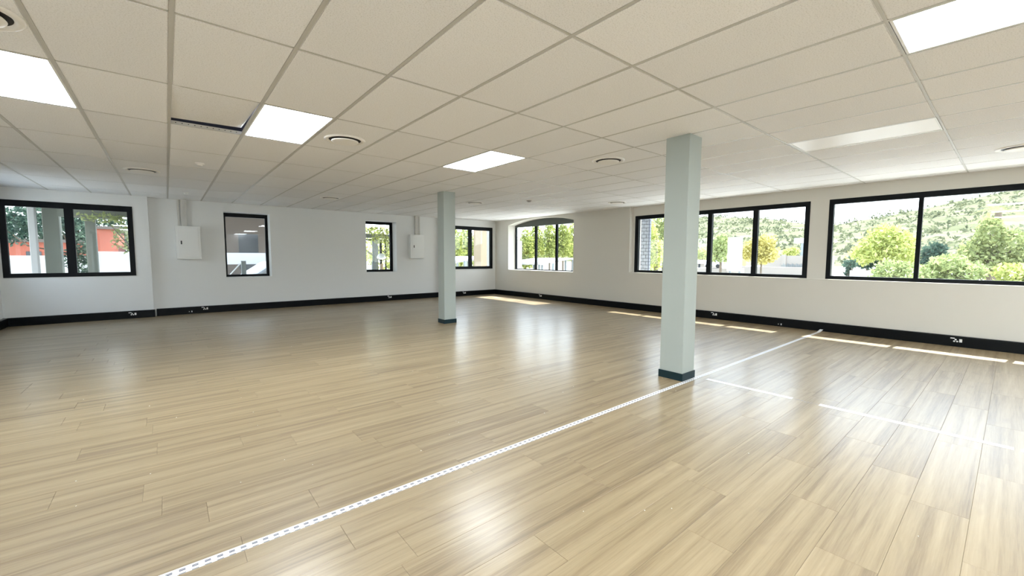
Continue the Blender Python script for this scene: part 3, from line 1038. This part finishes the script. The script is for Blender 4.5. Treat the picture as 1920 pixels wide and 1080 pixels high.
MB().box(-.1, .1, -.62, .62, H + 1.36, H + 1.80).build('panel', M['board'], wsn)
MB().box(0, .1, -.1, .1, 0, H + 1.36).build('post', M['greypost'], wsn)

# --- hill
crest = np.array([(-160, 30), (-60, 29), (-20, 27), (-.5, 25.1), (7.6, 23.9), (23, 20.2), (35, 18.3), (44, 16.8), (50, 15.6), (60, 16.9), (69, 18.9),
                  (76, 20.3), (83, 20.9), (101, 23.4), (106, 23.3), (145, 18.2), (220, 16), (400, 14)], float)
xs = np.linspace(85, 300, 60)
ys = np.linspace(-160, 400, 150)
def hill_z(x, y):
    c = np.interp(y * 220 / np.maximum(x, 120), crest[:, 0], crest[:, 1])
    u = np.clip((x - 85) / 135, 0, 1)
    z = GZ - .5 + (c - GZ) * (u ** 1.15)
    z = z + np.where(x > 220, -(x - 220) * .12, 0)
    bump = .45 * np.sin(y * .21 + x * .13) + .35 * np.sin(y * .47 - x * .31) + .25 * np.sin(x * .9 + y * .8)
    return z + bump * np.clip(u * 3, 0, 1) * np.where(np.abs(x - 220) < 12, .4, 1)
hv, hf_ = [], []
for x in xs:
    for y in ys:
        hv.append((x, y, float(hill_z(x, y))))
ny = len(ys)
for i in range(len(xs) - 1):
    for j in range(ny - 1):
        hf_.append((i * ny + j, (i + 1) * ny + j, (i + 1) * ny + j + 1, i * ny + j + 1))
me = bpy.data.meshes.new('hillside')
me.from_pydata(hv, [], hf_)
me.polygons.foreach_set('use_smooth', [True] * len(me.polygons))
hm = bpy.data.materials.new('dry_grass_hill')
hm.use_nodes = True
nt = hm.node_tree
p = nt.nodes['Principled BSDF']
p.inputs['Roughness'].default_value = 1.0
p.inputs['Specular IOR Level'].default_value = 0.0
geo = N(nt, 'ShaderNodeNewGeometry')
vm = N(nt, 'ShaderNodeVectorMath', operation='MULTIPLY')
vm.inputs[1].default_value = (.10, .10, .9)
nt.links.new(geo.outputs['Position'], vm.inputs[0])
tx = N(nt, 'ShaderNodeTexNoise')
tx.inputs['Scale'].default_value = 1.0
tx.inputs['Detail'].default_value = 6
tx.inputs['Roughness'].default_value = .65
nt.links.new(vm.outputs[0], tx.inputs['Vector'])
hr = N(nt, 'ShaderNodeValToRGB')
hr.color_ramp.elements[0].position = .35
hr.color_ramp.elements[0].color = (.12, .125, .07, 1)
hr.color_ramp.elements[1].position = .65
hr.color_ramp.elements[1].color = (.20, .19, .125, 1)
nt.links.new(tx.outputs['Fac'], hr.inputs[0])
nt.links.new(hr.outputs[0], p.inputs['Base Color'])
hill = struct(link('hillside', me, hm))
# scrub on the hill: nobody could count it
n = 1500
hx = rs.uniform(95, 222, n)
hy = rs.uniform(-40, 210, n) * hx / 220
lob = []
V = []
for x, y in zip(hx, hy):
    s = rs.uniform(.5, 1.6) * (1.0 if rs.rand() < .9 else 1.7)
    V.append(leaf_cloud([(x, y, float(hill_z(np.array(x), np.array(y))) + s * .35, s, s, s * .7)], 12, .45 * s ** .5, rs))
for y in np.arange(-12, 150, 1.5):
    if rs.rand() < .75:
        yy = y + rs.uniform(-.7, .7)
        s = rs.uniform(.35, .9)
        V.append(leaf_cloud([(219, yy, float(hill_z(np.array(219.), np.array(yy))) + s * .8, s * .8, s * .8, s)], 16, .4, rs))
M['l_scrub'] = leaf_mat('hill_scrub', (0.10, 0.115, 0.07), (0.18, 0.19, 0.115))
tag(link('hill_scrub', quads_mesh('hill_scrub', np.concatenate(V), M['l_scrub'])), 'scattered green scrub and small trees over the dry hillside', 'scrub', kind='stuff')

# --- behind the far wall: courtyard
def pier_box(name, x0, x1, y0, y1, z1, m, label, cat, z0=GZ):
    o = MB().box(-(x1 - x0) / 2, (x1 - x0) / 2, -(y1 - y0) / 2, (y1 - y0) / 2, 0, z1 - z0).build(name, m, None, ((x0 + x1) / 2, (y0 + y1) / 2, z0), bevel=.01)
    return tag(o, label, cat)
pier_box('courtyard_pier', -2.50, -2.38, 15.0, 15.2, 3.4, M['whitewall'], 'slim pale pier outside the left pane of the left window', 'pier')
pier_box('courtyard_pier', -2.33, -2.04, 15.4, 15.7, 3.4, M['pier'], 'wide grey-green upright in place of a blurred reflection, left pane of the left window', 'pier')  # solid upright standing in for a blurred reflection in the glass
pier_box('courtyard_pier', -1.55, -1.36, 15.0, 15.25, 2.30, M['pier'], 'grey-green pier under a beam outside the right pane of the left window', 'pier')
bm_ = MB().box(-1.05, 1.05, -.14, .14, 0, .22).build('courtyard_beam', M['pier'], None, (-.95, 15.12, 2.305))
tag(bm_, 'grey-green beam resting on the pier outside the left window', 'beam')
og = thing('courtyard_house', 'terracotta orange house outside the left window', 'house', (-3.2, 25.5, GZ))
MB().box(-2.6, .9, -1.2, 2.5, 0, Z0 + 1.86).box(.9, 1.65, -1.3, 2.5, 0, Z0 + 2.45).build('wall_body', M['orange'], og)
MB().box(-2.8, .88, -1.4, 2.7, Z0 + 1.86, Z0 + 1.98).box(.8, 1.75, -1.45, 2.7, Z0 + 2.45, Z0 + 2.56).build('roof', M['taupe'], og)
MB().box(-.95, -.55, -1.23, -1.20, Z0 + .75, Z0 + 1.5).build('window', M['carglass'], og)
MB().box(-1.9, -1.5, -1.23, -1.20, Z0 + .75, Z0 + 1.5).build('window', M['carglass'], og)
pier_box('courtyard_wall', -4.6, -1.68, 18.2, 18.5, 1.34, M['whitewall'], 'white courtyard wall outside the left pane of the left window', 'wall')
pier_box('courtyard_wall', -1.62, .0, 18.0, 18.3, 1.47, M['whitewall'], 'taller white courtyard wall outside the right pane of the left window', 'wall')
tree('overhanging_tree', 'leafy branches hanging in front of the right pane of the left window', 'tree', (-.35, 14.4), 6.2,
     [(-.35, 0, H + .78, .30, .3, .24), (-.5, 0, H + .42, .2, .25, .3), (-.22, .1, H + .5, .25, .3, .40), (-.85, .1, H + .95, .4, .3, .15)], M['l_pale'], 620, .05, .05, None)
tree('overhanging_tree', 'dense leaves hanging behind the left pane of the left window', 'tree', (-2.0, 16.4), 6.4,
     [(-.5, 0, H + .95, .7, .4, .45), (.22, 0, H + .45, .25, .3, .8), (-1.0, .1, H + .75, .5, .3, .5), (.15, 0, H - .1, .3, .3, .5)], M['l_dark'], 1700, .06, .06)
for k, (x, lab) in enumerate(((-6.5, 'dark tree behind the terracotta house, left'), (-2.6, 'dark tree rising behind the middle of the terracotta house'), (.6, 'dark tree behind the courtyard, right of the terracotta house'))):
    tree('dark_tree', lab, 'tree', (x - .8, 30 if x < 0 else 36.5), 9, [(0, 0, H + 1.3, 2.0, 1.2, 1.6), (1.0, 0, H + .5, 1.5, 1.2, 1.2), (-1, 0, H + .8, 1.6, 1.2, 1.3), (0, 0, H + 2.8, 1.6, 1, 1.2)], M['l_dark'], 2600, .18, .16)
pr = thing('porch_roof', 'flat porch roof outside the far wall above the courtyard piers', 'roof', (2.0, 14.1, GZ))
MB().box(-8.5, 5.9, -1.45, 1.5, H + 1.29, H + 1.40).build('roof_slab', M['pier'], pr)
for xx in (-7.5, 5.2):
    MB().box(xx - .1, xx + .1, 1.2, 1.4, 0, H + 1.29).build('post', M['pier'], pr)
# carport seen through the left narrow window
cp = thing('carport', 'white carport with grey posts outside the left narrow window', 'carport', (2.2, 18.8, GZ))
MB().prism([(-2.1, Z0 + 1.05), (2.4, Z0 + 1.05), (2.4, Z0 + 1.46), (-.9, Z0 + 1.46), (-2.1, Z0 + 1.32)], 1, -.9, 3.0).build('roof', M['roofwhite'], cp)
for xx in (-1.75, 1.9):
    MB().box(xx - .06, xx + .06, -.6, -.48, 0, Z0 + 1.06).build('post', M['greypost'], cp)
gp = thing('gate_post', 'grey-green post with a white brace outside the left narrow window', 'post', (1.80, 15.0, GZ))
MB().box(-.06, .06, -.06, .06, 0, Z0 + 1.20).build('post', M['greypost'], gp)
MB().bar((-.06, -.02, H - .19), (-.50, -.02, H - .72), .028, .028).build('brace', M['board'], gp)
# parked white car under / in front of the carport
def car(name, label, loc, rz, m):
    t = thing(name, label, 'car', loc, rz)
    prof = [(-2.0, .25), (2.0, .25), (2.05, .62), (1.55, .80), (.95, .86), (.35, 1.32), (-1.1, 1.36), (-1.75, .92), (-2.05, .85)]
    MB().prism(prof, 1, -.82, .82).build('body', m, t, bevel=.05)
    for sy in (-.835, .825):
        MB().prism([(.75, .88), (.30, 1.24), (-1.0, 1.27), (-1.45, .92)], 1, sy, sy + .01).build('side_window', M['carglass'], t)
    for xx in (-1.3, 1.3):
        for yy in (-.75, .75):
            MB().lathe([(.0001, -.1), (.31, -.1), (.31, .1), (.0001, .1)], 18).build('wheel', M['metal'], t, (xx, yy, .31)).rotation_euler = (math.pi / 2, 0, 0)
    return t
car('car', 'white car parked behind the grey-green post', (3.75, 16.3, GZ), .12, M['roofwhite'])
nb = thing('neighbour_building', 'taupe building with shade put into its colour, behind the carport', 'building', (4.4, 27, GZ))
MB().box(-3.6, 3.2, -.5, 5, 0, H + 2.9).build('wall_body', M['taupe'], nb)
MB().box(-3.9, 3.4, -4.2, 5.2, H + 2.9, H + 3.1).build('roof', M['taupe'], nb)
for xx in (-3.0, -1.4, .2, 1.8):
    MB().box(xx, xx + .9, -.53, -.50, H - .7, H + 1.2).build('window', M['carglass'], nb)
# narrow window near the far column: pergola, lamp, plants
pg = thing('pergola', 'grey-green pergola frame outside the narrow window near the far column', 'pergola', (6.05, 15.3, GZ))
MB().box(-.10, .06, -.08, .08, 0, Z0 + 2.03).build('post', M['pier'], pg)
MB().box(.16, .22, -.04, .04, 0, Z0 + 1.94).build('post', M['frame'], pg)
MB().box(.36, .40, -.04, .04, 0, Z0 + 1.94).build('post', M['frame'], pg)
MB().box(-.9, .9, -.10, .10, Z0 + 2.03, Z0 + 2.18).build('beam', M['pier'], pg)
MB().box(-.9, .9, -.04, .04, Z0 + 1.94, Z0 + 1.98).build('rail', M['frame'], pg)
gl_ = thing('garden_lamp', 'white dome lamp on a tan post outside the narrow window near the far column', 'lamp', (5.98, 14.6, GZ))
MB().tube([(0, 0, 0), (0, 0, H - .26)], [.045, .06], 10).build('post', M['tan'], gl_)
MB().lathe([(.0001, H + .12), (.07, H + .11), (.13, H + .06), (.165, H - .02), (.15, H - .06), (.05, H - .10), (.0001, H - .10)], 20).build('dome', M['board'], gl_, smooth=True)
for a in (-1, 1):
    MB().bar((a * .14, 0, H - .04), (a * .03, 0, H - .18), .02, .02).build('bracket', M['pier'], gl_)
pier_box('bollard', 5.66, 5.78, 14.6, 14.72, 1.18, M['greypost'], 'square grey bollard left of the white dome lamp', 'bollard')
tree('garden_tree', 'bright yellow-green tree behind the pergola', 'tree', (7.2, 18.5), 6,
     [(-.1, 0, H + .3, .7, .6, .6), (.5, 0, H - .1, .5, .5, .7), (-.2, 0, H + 1.0, .6, .5, .4), (.6, 0, H + .9, .5, .4, .5)], M['l_yellow'], 1800, .07)
tree('overhanging_tree', 'loose pale leaves hanging over the pergola', 'tree', (6.30, 14.2), 6,
     [(-.6, 0, H + .88, .5, .2, .16), (-.27, 0, H + .1, .10, .15, .75), (-.45, 0, H + .62, .4, .2, .16)], M['l_yellow'], 560, .045, .035)
pier_box('courtyard_wall', 5.0, 8.2, 20.5, 20.8, 1.22, M['whitewall'], 'white courtyard wall behind the white dome lamp', 'wall')
# far right corner window (4) and the arched window (5)
pier_box('beige_pier', 11.36, 12.35, 16.0, 16.6, 4.0, M['beige'], 'broad beige pier at the right of the corner window', 'pier')
pier_box('bollard', 10.40, 10.52, 15.9, 16.02, 1.16, M['greypost'], 'square grey bollard outside the corner window', 'bollard')
def sheet_roof(x0, x1, y0, y1, za, zb_, label):
    t = thing('sheet_roof', label, 'roof', ((x0 + x1) / 2, (y0 + y1) / 2, GZ))
    hx_, hy_ = (x1 - x0) / 2, (y1 - y0) / 2
    MB().prism([(-hx_, H + za - .10), (hx_, H + zb_ - .10), (hx_, H + zb_), (-hx_, H + za)], 1, -hy_, hy_).build('roof', M['roofwhite'], t)
    for sx in (-1, 1):
        for sy in (-1, 1):
            zz = (za if sx < 0 else zb_)
            MB().box(sx * (hx_ - .2) - .05, sx * (hx_ - .2) + .05, sy * (hy_ - .2) - .05, sy * (hy_ - .2) + .05, 0, H + zz - .08).build('post', M['greypost'], t)
sheet_roof(9.2, 13.6, 17.6, 21.5, -.35, .05, 'white sheet roof low outside the corner window')
sheet_roof(15.0, 18.35, 19.0, 23.0, -.05, -.40, 'white sheet roof sloping down in the left pane of the arched window')
sheet_roof(18.6, 21.2, 19.4, 23.0, -.35, -.06, 'white sheet roof rising in the middle pane of the arched window')
sheet_roof(21.4, 26.0, 19.0, 23.0, -.06, -.06, 'flat white sheet roof in the right pane of the arched window')
pier_box('bollard', 19.2, 19.32, 19.0, 19.12, .95, M['greypost'], 'short grey post below the middle pane of the arched window', 'post')
pier_box('bollard', 20.95, 21.10, 18.8, 18.95, 1.18, M['greypost'], 'grey post at the right pane of the arched window', 'post')
pier_box('courtyard_pier', 13.58, 13.92, 16.0, 16.2, 2.15, M['whitewall'], 'pale flat pier in the left pane of the arched window', 'pier')
rt = [(15.0, 24.5, 3.7), (16.6, 25.2, 3.6), (18.3, 25.0, 2.9), (20.2, 26.0, 3.0), (21.7, 26.2, 3.1), (23.0, 26.0, 3.7), (24.4, 26.3, 4.4), (26.0, 26.2, 4.6), (27.5, 26.0, 4.7), (29.2, 26.4, 4.5), (31.0, 26.0, 4.6)]
labs = ['leftmost conifer of the hedge, left pane of the corner window', 'second conifer from the left in the hedge, corner window', 'hidden conifer of the hedge behind the wall corner',
        'low conifer at the hedge end beside the pale flat pier', 'conifer of the hedge in the left pane of the arched window, left of two', 'conifer of the hedge in the left pane of the arched window, right of two',
        'conifer just right of the first bar of the arched window', 'tall conifer in the middle pane of the arched window', 'tall conifer at the second bar of the arched window',
        'conifer in the right pane of the arched window', 'rightmost conifer of the hedge, right pane of the arched window']
for (x, y, ztop), lab in zip(rt, labs):
    h = ztop - GZ
    tree('conifer', lab, 'tree', (x, y), h,
         [(0, 0, h - .45, .35, .35, .45), (.1, 0, h - 1.1, .7, .6, .6), (-.15, 0, h - 1.9, .9, .7, .8), (.1, 0, max(h - 2.6, .9), 1.0, .8, .8)],
         M['l_conifer'], 2600, .11, .10, h * .8)
